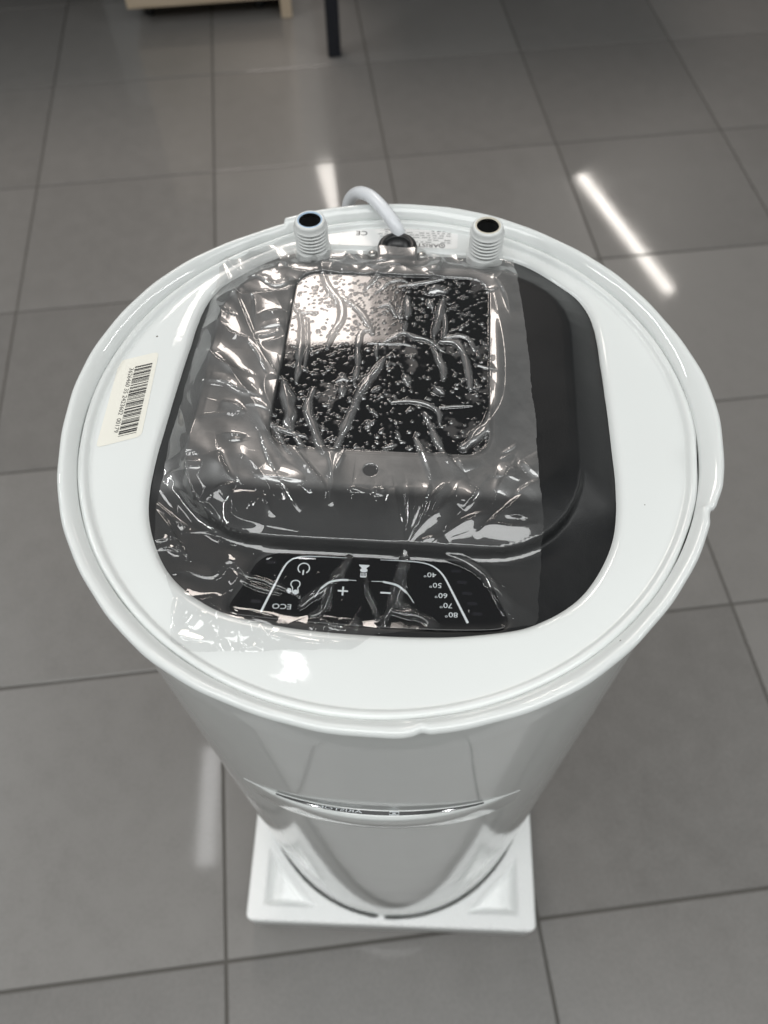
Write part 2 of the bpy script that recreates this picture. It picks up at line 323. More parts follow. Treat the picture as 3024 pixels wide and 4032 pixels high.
# creases of the film: width | points (mm, heater frame)
WRINKLES = """
1.91|-109.2,116.8|-102.9,103|-88.3,70.2|-78.6,49.7|-70.8,34.5|-62.3,22.6|-55.4,16.2
1.68|-81.5,45.7|-72.7,33.5|-65.1,18.9
2.8|-102.3,36.5|-94.2,28.5|-85,22|-74.5,19.6
1.4|-97.4,64.9|-92.8,63.5|-89,61.8
2.24|-95.4,54.3|-91.8,49.8|-85.7,46.4|-78.6,45
3.08|-96.2,13.6|-86.6,12.4|-77.8,7|-64,2.8
2.8|-87,-0.4|-78.7,-3.1|-72.8,-7.7
2.24|-73.6,-2.8|-65,-3.5|-57.3,-7.4
2.52|-88.5,80.1|-76.9,79.3|-65.9,82.5|-59.5,88.1
2.24|-90.4,97.2|-78.8,91.9|-70.7,86.3|-59.4,93.2
2.8|-78.5,62|-70.4,64.5|-62.2,65.9
2.24|-74.3,52.8|-67.7,55.1|-60.8,55.5
2.24|-71.9,41.7|-66,43.9|-61,47.1
1.68|-76.4,48.9|-72,47.3|-63.7,51.5
2.24|-92.8,115.4|-84.1,110.9|-72.5,107.3|-65.7,102.1|-51.5,99.9
2.8|-93.5,90.5|-84.2,80.4|-80,71.7|-76.7,50.7
6.17|-56.8,17|-52,1.2|-48.3,-14.8
3.64|-54.8,68.5|-51.8,56.2|-50.2,37.8|-49.4,15.8
1.91|-49.3,64|-46.7,42.6|-46.5,24.7
3.36|-50.2,123.2|-43.1,96.4|-36.8,84.5|-31.7,76.9|-29.9,65.3|-33.5,53.6|-35.7,41.5
2.8|-32.3,82.8|-23,74.4|-15.8,64.2|-11.5,54.1
2.8|-11.8,56.9|-17.8,54.6|-18.8,43.4|-17.7,30.9|-18.5,16.9
4.21|-5.1,31.7|-10.8,20|-15.1,8.6|-18.9,-5.7|-22.1,-19.4|-24.2,-29
3.64|-39.7,12.1|-41.4,-0.6|-36.8,-12.5|-32.3,-24|-28.3,-31.6
2.24|-63.8,-7.1|-59.2,-12.4|-50.9,-16.6|-39.7,-19.8
2.24|-60.9,-9.3|-54.4,-19.2|-47.9,-29|-43.6,-33.3
2.24|-19.2,87.6|-14.8,95.1|-10.5,103.4
2.52|-31.5,124.4|-33.4,114.2|-39.1,106.1|-39.9,100.7
2.8|-45.5,-19.4|-42.3,-23.9|-40,-27.7
1.68|-59.4,77|-57.3,71.3|-54.1,68.6|-47.1,69
3.36|-25,16.5|-23.6,8.9
2.24|-27.8,18|-24.8,20.8|-22,19.3
1.4|-82.7,-21.2|-75.6,-21.5|-70.4,-22
1.4|-78.7,-25.6|-71.8,-25.2
1.12|-98.8,-10.7|-83.1,-7.5|-72.8,-7.7
2.24|-19.2,88.7|-12.3,101.3|-4.7,106.7
2.35|-12.5,85.5|-6,94.6|1.7,97.6|6.1,95.8
1.91|1.3,92.5|11.2,95.1|26.8,100.1
5.61|18.7,87|22.1,91.2|27.1,89.5
2.8|18.9,82|21.3,75.3
4.21|27.3,83.5|26.2,73.6|23.9,61|22.9,53.4
2.52|28.4,72.8|29.1,61.3|28.4,51.9
2.35|-8.9,75.3|-3.4,76.7|0.7,68.1
3.36|6.1,84.2|7.4,72.4|7,67.6
2.24|3,76.1|2.9,67.3
2.52|-4.1,48|1.7,53|6.3,55.2|12,52.8|21.6,49.7|27.3,43.6
2.8|6.5,63.7|6.3,56.1
1.57|-13.6,47|-3.3,46.7|6.8,47.3|11.7,45.4
2.47|29.7,53.9|37.1,55.3|42.6,52.8|45.4,44.8
3.36|27.1,50|35.9,49.6|40.1,40.8|42.3,29.4|44.2,16.6
3.36|22.5,45.1|26.2,37.2|29.1,30.3|29.3,22.5
1.91|46.2,34.5|51.5,32.6|60.1,29.5
2.52|2.8,5.2|12.4,6.6|20.9,5.1|27.5,-0.2|28.4,-7.4
1.57|27.4,3|35.1,4.4|44.7,5.4
3.36|20.6,-1.5|24.1,-10.1|28.3,-20.8|34.2,-31.3|42.3,-39.7
3.36|16.3,-17.7|19.7,-24.5|23.2,-33.5|26.1,-44.1
3.08|-3.3,36.3|-7.8,25.4|-12.3,15.6|-16.6,5.2
6.73|58.2,74.4|60.9,53.8|62.1,31.4|60.7,10|54.3,-5.1|45.6,-16.6|40.1,-22.4
3.92|21,125.1|24.9,118.3|20.9,102.2
2.52|-24.2,104.7|-16.9,112.9|-6,116
1.79|-7.5,47.8|-8.4,41.4|-7.2,34.2
2.8|56.1,102.3|62.5,89.5|65.1,72.9
5.05|24.3,16.2|28.3,13.1
3.36|8.1,24.6|10.5,18.7
2.52|6.6,-13.6|8.2,-19
2.24|0.5,-25|6.5,-22.3
2.24|-8.1,12.4|-4.4,15.2
2.24|-6.4,-1.6|-4.2,-4.7
1.96|-9.9,-12.3|-5.3,-7.2
1.12|51.2,90|58.9,93.3
1.23|58.1,14.8|63.9,17.7
1.4|59.3,-25.9|65.4,-21.7|68,-17.6
1.23|59.2,-28.9|66,-24.7
4.49|69.6,-29|74.4,-34.6|78.5,-38
2.8|65.9,-32.2|65.9,-36.7
2|-63.7,-18.5|-55.8,-36.4|-46.4,-51.4|-41.3,-57.3
2.53|-46,-26.6|-37.2,-37.8|-28.8,-47|-26.1,-51.7
2.66|-27.2,-28.1|-23.2,-44.9|-23.6,-55.5|-21.7,-59.9
2.66|-19.7,-29.5|-22.9,-41.3|-23.9,-45.8
1.6|-112.5,-35.2|-103.3,-33.2|-95.3,-31.9
3|-101.1,-40.9|-96.2,-39.2|-90.1,-39.6
2|-99.9,-42.4|-91.9,-42.5|-89.9,-40.4
3|-110.3,-46.3|-105.2,-42.5|-97.8,-44.4
3|-105.1,-48.4|-97.8,-53.9|-89.3,-61.4|-82.9,-61.8|-76,-69
4|-82.5,-58.8|-78.1,-53.6|-71,-51.9
7.33|-70.7,-54.2|-70.5,-66.1|-65.6,-70.3|-54,-72
3.66|-83.3,-31.8|-80.3,-39.8|-76.4,-45.6|-72.1,-49.5
3|-62.6,-44.8|-58,-46.3|-36.7,-47.5
2.26|-55.9,-55.9|-52.1,-63.9|-48.8,-67.4
2.26|-46.4,-51.4|-41.2,-58.8|-37.1,-63.8
2.66|-111.5,-61.8|-102.8,-71.4|-96.6,-80.1|-90.1,-87.8
3|-108.1,-80.2|-99.8,-78.7
1.86|-98.1,-80.2|-90.2,-87|-94.9,-84.9
1.6|-96.2,-75.1|-84.9,-73.6|-72.6,-75.3
1.6|-113.2,-57.6|-100.8,-67|-93.3,-71.6
2.66|-97.7,-98|-90.5,-95.7|-76.1,-97.9|-69.3,-88.8|-59.6,-96|-46.6,-99|-33.3,-105
2.26|-66.9,-94.1|-57.5,-100.5|-43.1,-104.1
4|-12.1,-83.5|-15.6,-90.7|-21.6,-99.6|-27.9,-104.6|-32.1,-109.4
3.33|-19.3,-94.8|-20,-101.8|-22.4,-111|-26.7,-114.2
2.4|-2.9,-93|-1.6,-100.5|2.4,-107.8|4.3,-114.3
4|-92.1,-111.4|-89.4,-114.2|-87.8,-128.7|-83.2,-131.2
2.66|-87.8,-128.7|-76.6,-130.8|-67.9,-130.9
3.33|-82.5,-134.7|-77.6,-132.2|-70.1,-133.1
2.4|-57.6,-124.5|-54.3,-119.9|-49.7,-118.9|-42.7,-120.6
3|-49.5,-120.3|-44.7,-125.7|-33.6,-128.5|-19.6,-129.3
4|-60,-130.3|-58.2,-125.2|-55.5,-129.3
4.66|-83.7,-119|-76.7,-120|-80.2,-126
2.66|-54.8,-133.5|-49.6,-132.4|-46.2,-133.6
2.66|-90.2,-110.5|-80.4,-111.3|-71.5,-107.6
2.66|-23.4,-119.9|-21,-116.8|-16,-120.1|-11.3,-119.8
2.4|-7.5,-118|-5.7,-115|-3.9,-120.8
2.66|-46.2,-124.4|-42.4,-127.7|-37,-128.1
2|-27,-128.8|-17,-128.8|-7.9,-127.5
2.4|-106.8,-85.9|-100.2,-83.6|-92.5,-86.3
2|-103.7,-63.8|-100,-71.2|-101.2,-75.5
2.52|14.7,-78.2|11.2,-64|7.5,-48.8
2.19|14.7,-78.2|15.6,-63.7|13.7,-47.3
2.52|14.9,-77.6|21.6,-60.6|24.5,-45.5
2.35|15.6,-77.6|20.4,-69.8|33.9,-55.2|38.9,-44.6
2.02|16.4,-76.9|25.3,-63.2|30.1,-50.5
3.78|14.8,-78.9|14.4,-86.5|12.7,-101.2|8.2,-111|5.6,-121.8
2.02|13.9,-79.6|10.6,-96.6|6.7,-113.8
4.21|32.8,-71.8|44.9,-63.9|55.4,-59.6
2.86|33.5,-45|27.5,-52.6|24.9,-53.8
3.53|46.9,-71.8|53.7,-65.2|59.8,-60.2|72.2,-46.7
4.21|41.1,-58.5|45.4,-52.5|48.9,-47.2
4.21|45.9,-69.2|55.5,-65.9|66.1,-66.1|78.5,-63
4.21|64.3,-33|60.6,-42.1|57.9,-48.7
5.05|35.1,-80|47.6,-84.4|59.8,-95.2|68.3,-103.2|76.6,-107.3
2.86|13.7,-105|20.9,-111|29.5,-114.1|33,-118.5
3.36|10.6,-109.9|17.5,-111.3|24.4,-112.6|32.2,-118.6
3.36|57,-39|62.4,-39.8|69.6,-41.5
2.19|20.7,-75.2|27.6,-73.4|32.9,-72.7
2.19|-1.5,-49.4|-1,-54.3
1.85|2,-48.6|2.3,-52.2
2.52|-12.4,-49.5|-12.6,-52.6
2.19|-22.5,-48.6|-21.8,-60.4
4.21|37.6,-29.1|42.4,-37.8
3.36|65.9,-49.2|74,-43.4|78.6,-39.8
2.52|61.6,-61|69.6,-60.3|69.6,-62.2
3.03|-6.8,-115.7|-8.1,-119.5|-4.6,-121.1
3.36|-16,-117.3|-12.1,-121.7
"""
# ------------------------------------------------------------------ floor
S_T, TY = .39990, .1044; OXY = (-.8175, 1.7376)
floor = link('floor', mesh('floor', [(-6, -5, -.0022), (6, -5, -.0022), (6, 9, -.0022), (-6, 9, -.0022)], [(0, 1, 2, 3)]), M['grout'], None, False)
tag(floor, 'grey porcelain floor tiles with dark grout', kind='structure')
GR = .0038
tile_me = box('tile', S_T-GR, S_T-GR, .010, .0012, (0, 0, -.005), 2); tile_me.materials.append(M['tile'])
c_, s_ = math.cos(TY), math.sin(TY)
for i in range(-3, 7):
    for j in range(-3, 9):
        u, w = (i+.5)*S_T, (j+.5)*S_T
        o = bpy.data.objects.new('tile', tile_me); COL.objects.link(o); o.parent = floor
        o.location = (OXY[0]+u*c_+w*s_, OXY[1]+u*s_-w*c_, random.uniform(-.0004, 0))
        o.rotation_euler = (random.uniform(-.0003, .0003), random.uniform(-.0003, .0003), TY)

# ------------------------------------------------------------------ foam tray
ZF, HS = .0637, .1770
FR = Vector((.0055, -.0011)); FY = -.0513
def foam_tray():
    n = 237; t = np.linspace(-HS, HS, n); X, Y = np.meshgrid(t, t, indexing='ij'); r = np.hypot(X, Y); th = np.degrees(np.arctan2(Y, X))
    dx = HS-np.abs(X); dy = HS-np.abs(Y)
    # rounded plan corners are made by pulling the border vertices in
    Z = np.full(X.shape, ZF)
    tab = (np.abs((th+90+4+180) % 360-180) < 1.6) | (np.abs((th-90+180) % 360-180) < 1.6)
    Z -= .030*sst(.1688, .1672, r)*(~(tab & (r > .1650)))
    for sx in (-1, 1):
        for sy in (-1, 1):
            U, W = X*sx, Y*sy                              # triangular lightening pocket in each corner
            tri = np.maximum(np.maximum(U-.1560, W-.1600), (.1550*2-.0620-U-W)*.7071)
            Z -= .020*sst(.0010, -.0110, tri)
    e = np.minimum(dx, dy); Z -= .0035*(1-np.sqrt(np.clip(1-(1-np.clip(e/.0035, 0, 1))**2, 0, 1)))
    rc = .010; cx = np.maximum(np.abs(X)-(HS-rc), 0); cy = np.maximum(np.abs(Y)-(HS-rc), 0); q = np.hypot(cx, cy)
    k = np.where(q > rc, rc/np.maximum(q, 1e-9), 1.0)
    X2 = np.where((cx > 0) & (cy > 0), np.sign(X)*((HS-rc)+cx*k), X); Y2 = np.where((cx > 0) & (cy > 0), np.sign(Y)*((HS-rc)+cy*k), Y)
    V = np.stack([X2, Y2, Z], -1).reshape(-1, 3)
    I, J = np.meshgrid(np.arange(n-1), np.arange(n-1), indexing='ij'); Q = np.stack([I*n+J, (I+1)*n+J, (I+1)*n+J+1, I*n+J+1], -1).reshape(-1, 4)
    ring = [i*n for i in range(n)]+[(n-1)*n+j for j in range(1, n)]+[i*n+n-1 for i in range(n-2, -1, -1)]+[j for j in range(n-2, 0, -1)]
    B = V[ring].copy(); lo = [B.copy() for _ in range(3)]; lo[0][:, 2] = ZF-.010; lo[1][:, 2] = .010; lo[2][:, 2] = 0.0; lo[2][:, :2] *= .974
    nb = len(ring); base = len(V); V = np.concatenate([V]+lo); idx = [np.array(ring)]+[base+k*nb+np.arange(nb) for k in range(3)]
    S = [np.stack([a, np.roll(a, -1), np.roll(b, -1), b], -1)[:, ::-1] for a, b in zip(idx[:-1], idx[1:])]
    return quads('foam_tray', V, np.concatenate([Q]+S))[0]
ft = link('foam_tray', foam_tray(), M['foam']); ft.location = (FR.x, FR.y, .0); ft.rotation_euler = (0, 0, FY)
tag(ft, 'square white foam packing tray with triangular corner pockets under the heater', 'foam tray')

# ------------------------------------------------------------------ water heater
PSI = R_(-5.0); ZB = .036
WH = empty('water_heater', (FR.x, FR.y, ZB), PSI)                    # stands a hair out of plumb in its tray
up = Vector((-FR.x, -FR.y, P-ZB)).normalized(); WH.rotation_mode = 'QUATERNION'
WH.rotation_quaternion = Vector((0, 0, 1)).rotation_difference(up) @ Matrix.Rotation(PSI, 3, 'Z').to_quaternion()
tag(WH, 'glossy white cylindrical water heater standing upside down, black cover on top', 'water heater')
DZ = (0, 0, -ZB)
RB, RR = .1669, .1712
# tank
prof = [(.0, .036), (.12, .036), (.150, .040), (.162, .048), (RB, .060)]+[(RB, z) for z in np.linspace(.08, H-.012, 24)]+[(RB-.0008, H-.008)]
link('tank', lathe('tank', prof, 256), M['tank'], WH, True, DZ)
# rolled rim with an overlap joint at the back, a bulge on one side and a small kink in front
def rim():
    n = 1080; th = np.linspace(-180, 180, n, endpoint=False)
    def b(a, lo, hi): return sst(a-lo, a, th)*sst(a+hi, a, th)
    dR = .0024*sst(-17.0, -11.0, th)*sst(34, 0, th)-.0013*b(-17.6, 2.6, 2.0)-.0007*sst(-60, -20, th)*(th < -16.8)
    dR += -.0010*b(-80.9, 1.5, 1.3)+.0004*b(-84, 3.5, 2.5)
    j = sst(116.1, 116.7, th)*sst(158, 118, th); dR += -.0020*j; dz = -.0022*j
    dR += .0004*np.sin(np.radians(th*5+40))+.0003*np.sin(np.radians(th*11))+.00012*np.sin(np.radians(th*37))
    dz = dz+.0004*np.sin(np.radians(th*3+10))
    a = np.radians(np.linspace(-50, 118, 13)); rl_ = .0027
    slot = sst(-12.5, -9, th)*sst(3, -4, th)                # the strip gapes a little inside the bulge
    V = []
    for k in range(n):
        p = [(RR+dR[k]*.3-.0046, H-.0170), (RR+dR[k]*.6-.0038, H-.0090)]
        c0 = (RR-rl_+dR[k], H-rl_+dz[k]); p += [(c0[0]+rl_*math.cos(t), c0[1]+rl_*math.sin(t)) for t in a]
        w = RR-.0088-.0006*j[k]+.0001*slot[k]; e = p[-1]
        p += [(e[0]+(w-e[0])*f, e[1]+(H-.0056-e[1])*g) for f, g in ((.25, .16), (.6, .50), (.88, .86), (1., 1.05))]+[(w+.0004, H-.0100)]
        t = math.radians(th[k]); V += [(r*math.cos(t), r*math.sin(t), z) for r, z in p]
    return grid_mesh('rim', np.array(V), n, 20, closed_u=True)[0]
link('rim', rim(), M['enamel'], WH, True, DZ)
# end plate: outer bead, flat, and an opening whose edge rolls down to the black cover
def plate():
    Pn = O0; n = len(Pn); ang = np.arctan2(Pn[:, 1], Pn[:, 0])
    nx = np.roll(Pn, -1, 0)-np.roll(Pn, 1, 0); nrm = np.stack([nx[:, 1], -nx[:, 0]], 1); nrm /= np.linalg.norm(nrm, axis=1)[:, None]
    rings = []
    for off, dz in ((-.0012, -.0052), (-.0006, -.0040), (.0002, -.0027), (.0012, -.0014), (.0025, -.0005), (.0040, -.0001), (.0052, 0.0)):
        rings.append(np.concatenate([Pn+nrm*off, np.full((n, 1), P+dz)], 1))
    inner = Pn+nrm*.0052; rin = np.hypot(inner[:, 0], inner[:, 1]); ai = np.arctan2(inner[:, 1], inner[:, 0])
    for f in (.33, .66): 
        r = rin+(.1560-rin)*f; rings.append(np.stack([r*np.cos(ai), r*np.sin(ai), np.full(n, P)], 1))
    for r, dz in ((.1560, 0.), (.1567, .0001), (.1574, .0007), (.1580, .0019), (.1588, .0028), (.1597, .0032), (.1606, .0031), (.1614, .0027), (.1622, .0019), (.1626, .0006), (.1627, -.0030)):
        rr_ = r*np.ones(n); rr_ += (.0005*np.sin(ai*7+1)+.00035*np.sin(ai*19)) *.5 if r > .1621 else 0
        gap = sst(-14, -6, np.degrees(ai))*sst(2, -4, np.degrees(ai))*.0006+sst(116, 122, np.degrees(ai))*sst(150, 128, np.degrees(ai))*.0008
        if r > .1560: rr_ -= gap
        rings.append(np.stack([rr_*np.cos(ai), rr_*np.sin(ai), np.full(n, P+dz)], 1))
    # refine angularly by spline resample so the round edge stays round
    return grid_mesh('end_plate', np.concatenate(rings), len(rings), n, closed_v=True)[0]
O0 = spline(O0[::2], 5)
pl = link('end_plate', plate(), M['enamel'], WH, True, DZ)
bed = link('seam_bed', lathe('seam_bed', [(.150, P-.006), (.166, P-.006)], 128), M['dark_hole'], pl, True)
# black cover
X, Y, Z, D0 = cover_grid()
V = np.stack([X, Y, Z], -1).reshape(-1, 3)
cover = link('cover', grid_mesh('cover', V, X.shape[0], X.shape[1], keep=(D0 < .0030).ravel())[0], M['plastic'], WH, True, DZ)
cover.data.flip_normals()
def inset(poly, d):
    p = np.array(poly); nx = np.roll(p, -1, 0)-np.roll(p, 1, 0); nr = np.stack([nx[:, 1], -nx[:, 0]], 1); nr /= np.linalg.norm(nr, axis=1)[:, None]; return p-nr*d
ZW = P+.0103
link('window', prism('window', inset(WIN, .0006), ZW-.002, ZW, .0004), M['gloss'], cover, False)
ZC = lambda x, y: float(bil(Z, np.array(x), np.array(y)))
cpz = P-.0023
cp = link('control_panel', prism('control_panel', inset(CP, .0003), cpz-.002, cpz, .0003), M['gloss'], WH, False, DZ)
dot = [(-.0050+.0034*math.cos(t), -.0388+.0034*math.sin(t)) for t in np.linspace(0, 2*np.pi, 28, endpoint=False)]
link('sensor_dot', prism('sensor_dot', dot, P+.0100, P+.0107), M['dot'], cover, False)
# print on the control panel
mk = Flat(); mm = .001
def st(pts, w, a=1., b=1.): mk.add(*ribbon(np.array(pts)*mm, w*mm, a, b))
st([(-50.8,-113.2),(-46.6,-99.5),(-43.3,-89.4),(-40.7,-85.2),(-36.4,-82.9),(-30.4,-82.3),(-22,-82.1),(-13.4,-82.1)], .95, 1.15, .25)
st([(2.9,-82.1),(10,-82.0),(17.5,-82.0),(24.2,-82.6),(29.3,-84.6),(33.6,-88.9),(37.8,-96.8),(45.6,-112.6)], .95, .25, 1.15)
st([(-26.5,-104.0),(-24.2,-99.3),(-20.4,-95.7),(-15.7,-94.3),(-11.5,-94.0),(-7.7,-94.0)], .75, .5, .35); st([(-24.2,-99.3),(-20.4,-95.7),(-15.7,-94.3),(-11.5,-94.0)], 1.0)
st([(-.5,-93.9),(5.9,-93.9),(11.8,-95.3),(16.6,-98.9),(20.2,-103.9)], .75, .35, .5); st([(5.0,-93.8),(11.8,-95.3),(16.6,-98.9)], 1.0)
for x0, x1, y0, y1 in ((-16.0,-11.2,-100.3,-99.5), (-14.0,-13.2,-102.2,-97.6), (4.2,9.0,-100.0,-99.2)): mk.rect(x0*mm, x1*mm, y0*mm, y1*mm)
c0 = np.array((-33.6,-89.0)); st([c0+2.75*np.array((math.cos(R_(a)), math.sin(R_(a)))) for a in np.linspace(-58, 238, 18)], .55); mk.rect(-33.95*mm, -33.25*mm, -92.6*mm, -90.0*mm)
# boost key: figure-of-eight outline with a solid lower bulb, and an arrow
st([(-37.6,-99.6),(-38.6,-98.2),(-38.2,-96.4),(-36.4,-95.7),(-34.7,-96.5),(-34.4,-98.3),(-35.2,-99.6)], .5)
st([(-37.6,-99.6),(-37.5,-101.2),(-37.0,-102.6)], .5); st([(-35.2,-99.6),(-34.7,-101.2),(-34.6,-102.4)], .5)
mk.poly([((-35.9+1.35*math.cos(t))*mm, (-101.9+1.25*math.sin(t))*mm) for t in np.linspace(0, 2*np.pi, 20, endpoint=False)])
mk.poly([(x*mm, y*mm) for x, y in ((-39.9,-100.0),(-38.3,-100.2),(-38.2,-101.3),(-37.5,-101.4),(-39.0,-102.9),(-40.7,-101.1),(-39.9,-101.2))])
# shower-head mark
bx, by = -4.6, -85.4
mk.poly([((bx+x)*mm, (by+y)*mm) for x, y in ((-2.5,.1),(2.5,.1),(2.4,-.5),(1.5,-1.3),(1.1,-1.9),(1.8,-2.6),(1.7,-3.4),(.9,-3.9),(-.9,-3.9),(-1.7,-3.4),(-1.8,-2.6),(-1.1,-1.9),(-1.5,-1.3),(-2.4,-.5))])
for k in range(5): mk.rect((bx-1.45+k*.66)*mm, (bx-1.15+k*.66)*mm, (by-6.0)*mm, (by-4.2)*mm)
mk.poly([((bx+x)*mm, (by+y)*mm) for x, y in ((-1.7,-6.0),(1.7,-6.0),(1.2,-6.7),(-1.2,-6.7))])
def tx(s, x, y, size, sx=1.25): mk.add(*text2d(s, size*mm, sx), rot=math.pi, at=(x*mm, y*mm))
for s, x, y in (('40°', 27.1, -88.6), ('50°', 30.0, -94.0), ('60°', 32.8, -99.2), ('70°', 35.3, -104.2), ('80°', 37.9, -108.8)): tx(s, x, y, 3.6)
tx('ECO', -41.4, -109.6, 3.7)
mk.build('marking', cpz+.00012, M['print'], cp)
for x, y in ((-49.7,-86.6),(39.6,-85.9),(42.5,-91.7),(45.0,-97.4),(47.5,-102.6),(49.9,-107.7),(-54.0,-107.8),(-5.7,-81.9)):
    q = rrect((x-2.4)*mm, (x+2.4)*mm, (y-.75)*mm, (y+.75)*mm, .0007, 4); link('indicator', prism('indicator', q, cpz-.0005, cpz+.0001), M['led'], cp, False)
# inlet and outlet stubs
def stub(x, y, liner, h=.0265):
    ro = .0102; pr = [(ro+.0008, P-.001), (ro+.0008, P+.006), (ro, P+.0072)]
    z = P+.0085
    while z < P+h-.004:
        pr += [(ro-.0014, z), (ro-.0012, z+.0003), (ro-.0001, z+.0010), (ro, z+.0014), (ro-.0003, z+.0018)]; z += .0024
    pr += [(ro-.0010, z+.0002), (ro-.0009, P+h-.0016), (ro-.0013, P+h-.0006), (ro-.0021, P+h), (ro-.0027, P+h-.0001)]
    o = link('pipe_stub', lathe('pipe_stub', pr, 64, x, y), M['thread'], WH, True, DZ)
    link('liner_ring', lathe('liner_ring', [(ro-.0026, P+h-.0001), (ro-.0029, P+h+.0002), (ro-.0034, P+h+.0001), (ro-.0037, P+h-.0006)], 64, x, y), liner, o)
    link('bore', lathe('bore', [(ro-.0037, P+h-.0006), (ro-.0039, P+h-.003)], 64, x, y), M['steel'], o)
    link('bore_wall', lathe('bore_wall', [(ro-.0039, P+h-.003), (ro-.0041, P+.004), (0, P+.004)], 64, x, y), M['dark_hole'], o)
    return o
stub(-.0544, .1290, M['blue']); stub(.0512, .1293, M['tan'])
# cord collar, clamp screws and cord
gx, gy = -.0022, .1290
link('cord_collar', lathe('cord_collar', [(.0122, P-.001), (.0122, P+.008), (.0115, P+.0100), (.0100, P+.0108), (.0082, P+.0106), (.0074, P+.0098), (.0070, P+.0060), (0, P+.0058)], 48, gx, gy), M['rubber'], WH, True, DZ)
for s in (-1, 1):
    sc1 = link('clamp_screw', lathe('clamp_screw', [(0, P+.0050), (.0016, P+.0050), (.0030, P+.0042), (.0034, P+.0030), (.0034, P-.001)], 24, gx+s*.0152, gy-.001), M['steel'], WH, True, DZ)
cordp = [(-.0012, .1392, P-.002), (-.0014, .1400, P+.005), (-.0030, .1415, P+.0110), (-.0076, .1468, P+.0152), (-.0142, .1560, P+.0168), (-.0214, .1660, P+.0160), (-.0286, .1745, P+.0120), (-.0345, .1812, P+.0045), (-.0386, .1850, P-.006), (-.0405, .1868, P-.025), (-.0410, .1880, P-.10), (-.043, .1900, .45), (-.040, .189, .20), (-.042, .194, .085)]
link('power_cord', tube('power_cord', cordp, .0041), M['cord'], WH, True, DZ)
# rating label behind the collar (print too small to read in most places)
rl = Flat(); rl.v = [tuple(q) for q in rrect(-.0400, .0345, .1390, .1635, .002)]; rl.f = [tuple(range(len(rl.v)))]
lab = rl.build('rating_label', P+.00015, M['paper'], WH, DZ)
pf = Flat()
pf.add(*text2d('CE', .0058, 1.1), rot=math.pi, at=(-.0262, .1508)); pf.add(*text2d('IPX3', .0026), rot=math.pi, at=(.0252, .1612)); pf.add(*text2d('ARISTON', .0046, 1.15), rot=math.pi, at=(.0118, .1414))
lx, ly = .0248, .1414
pf.add(*ribbon([(lx+.0017*math.cos(t), ly+.0017*math.sin(t)) for t in np.linspace(0, 2*np.pi, 20)], .0005)); pf.rect(lx-.0005, lx+.0005, ly-.0005, ly+.0005)
tag(pf.build('printing', P+.0003, M['ink'], lab), kind='stuff')
pg = Flat(); rnd = random.Random(3)
for yy in np.arange(.1442, .1600, .0021):
    pg.rect(-.0150, .0310, yy-.00095, yy-.00085); x = .0300
    while x > -.0140:
        w = rnd.uniform(.0012, .0042); 
        if rnd.random() < .8: pg.rect(x-w, x, yy-.0003, yy+.0003)
        x -= w+rnd.uniform(.0006, .0018)
pg.build('fine_print', P+.0003, M['greyink'], lab)
# barcode sticker
SH = np.array((.0020, .0)); bcp = np.array([(-.1562, .0352), (-.1353, .0436), (-.1315, -.0168), (-.1540, -.0259)])+SH
def rpoly(p, r, n=5):
    out = []
    for i in range(len(p)):
        a, b, c = p[i-1], p[i], p[(i+1) % len(p)]; u = (a-b)/np.linalg.norm(a-b); w = (c-b)/np.linalg.norm(c-b)
        for t in np.linspace(0, 1, n): out.append((1-t)**2*(b+u*r)+2*t*(1-t)*b+t*t*(b+w*r))
    return np.array(out)
bl = Flat(); bl.poly([tuple(q) for q in rpoly(bcp, .0032)]); bcl = bl.build('barcode_label', P+.00018, M['cream'], WH, DZ)
A0, B0, A1, B1 = (np.array(q)+SH for q in ((-.1463, .0313), (-.1371, .0348), (-.1439, -.0183), (-.1348, -.0149)))
br = Flat(); rnd = random.Random(11); s = 0.
while s < 1:
    w = rnd.choice((.0068, .0068, .0136, .0204))
    e = min(s+w, 1); br.poly([tuple(A0+(A1-A0)*s), tuple(A0+(A1-A0)*e), tuple(B0+(B1-B0)*e), tuple(B0+(B1-B0)*s)]); s = e+rnd.choice((.0068, .0068, .0136, .0190))
br.build('bars', P+.0003, M['ink'], bcl)
dg_ = Flat(); da = math.atan2(A1[1]-A0[1], A1[0]-A0[0]); mid = (np.array((-.1481, .0294))+np.array((-.1459, -.0146)))/2
Vt, Ft = text2d('3626460 35 2423602  00179', .0034, 1.0); Vt[:, 0] *= .0455/np.ptp(Vt[:, 0]); dg_.add(Vt, Ft, rot=da, at=tuple(mid+SH)); dg_.build('digits', P+.0003, M['ink'], bcl)
# front badge: a shallow crescent with a black inlay
def badge(name, tmax, e0, e1, dzf, mat_, full, parent=WH):
    n = 121; th = np.linspace(-tmax, tmax, n); V = []; 
    for t in th:
        k = (1-(t/33.0)**2)**1.5; zt = .6670-.050*(t/33.0)**2
        if full: p = [(-.001, zt+.0005), (.0004, zt), (.0021*k+.0004, zt-.0006), (.0044*k, zt-.0009), (.0052*k, zt-.0020), (.0054*k, zt-.006), (.0040*k, zt-.03), (-.001, zt-.06)]
        else: p = [(e0*k*.98+.0005, zt-.0001+.00025), (e1*k+.0004, zt-.0006+.00030)]
        a = R_(-88.5+t); V += [((RB+r)*math.cos(a), (RB+r)*math.sin(a), z) for r, z in p]
    return link(name, grid_mesh(name, np.array(V), n, 8 if full else 2)[0], mat_, parent, True, DZ if parent is WH else (0, 0, 0))
bd = badge('badge', 33, 0, 0, 0, M['tank'], True)
badge('inlay', 22.5, .0, .0023, 0, M['rubber'], False, bd)
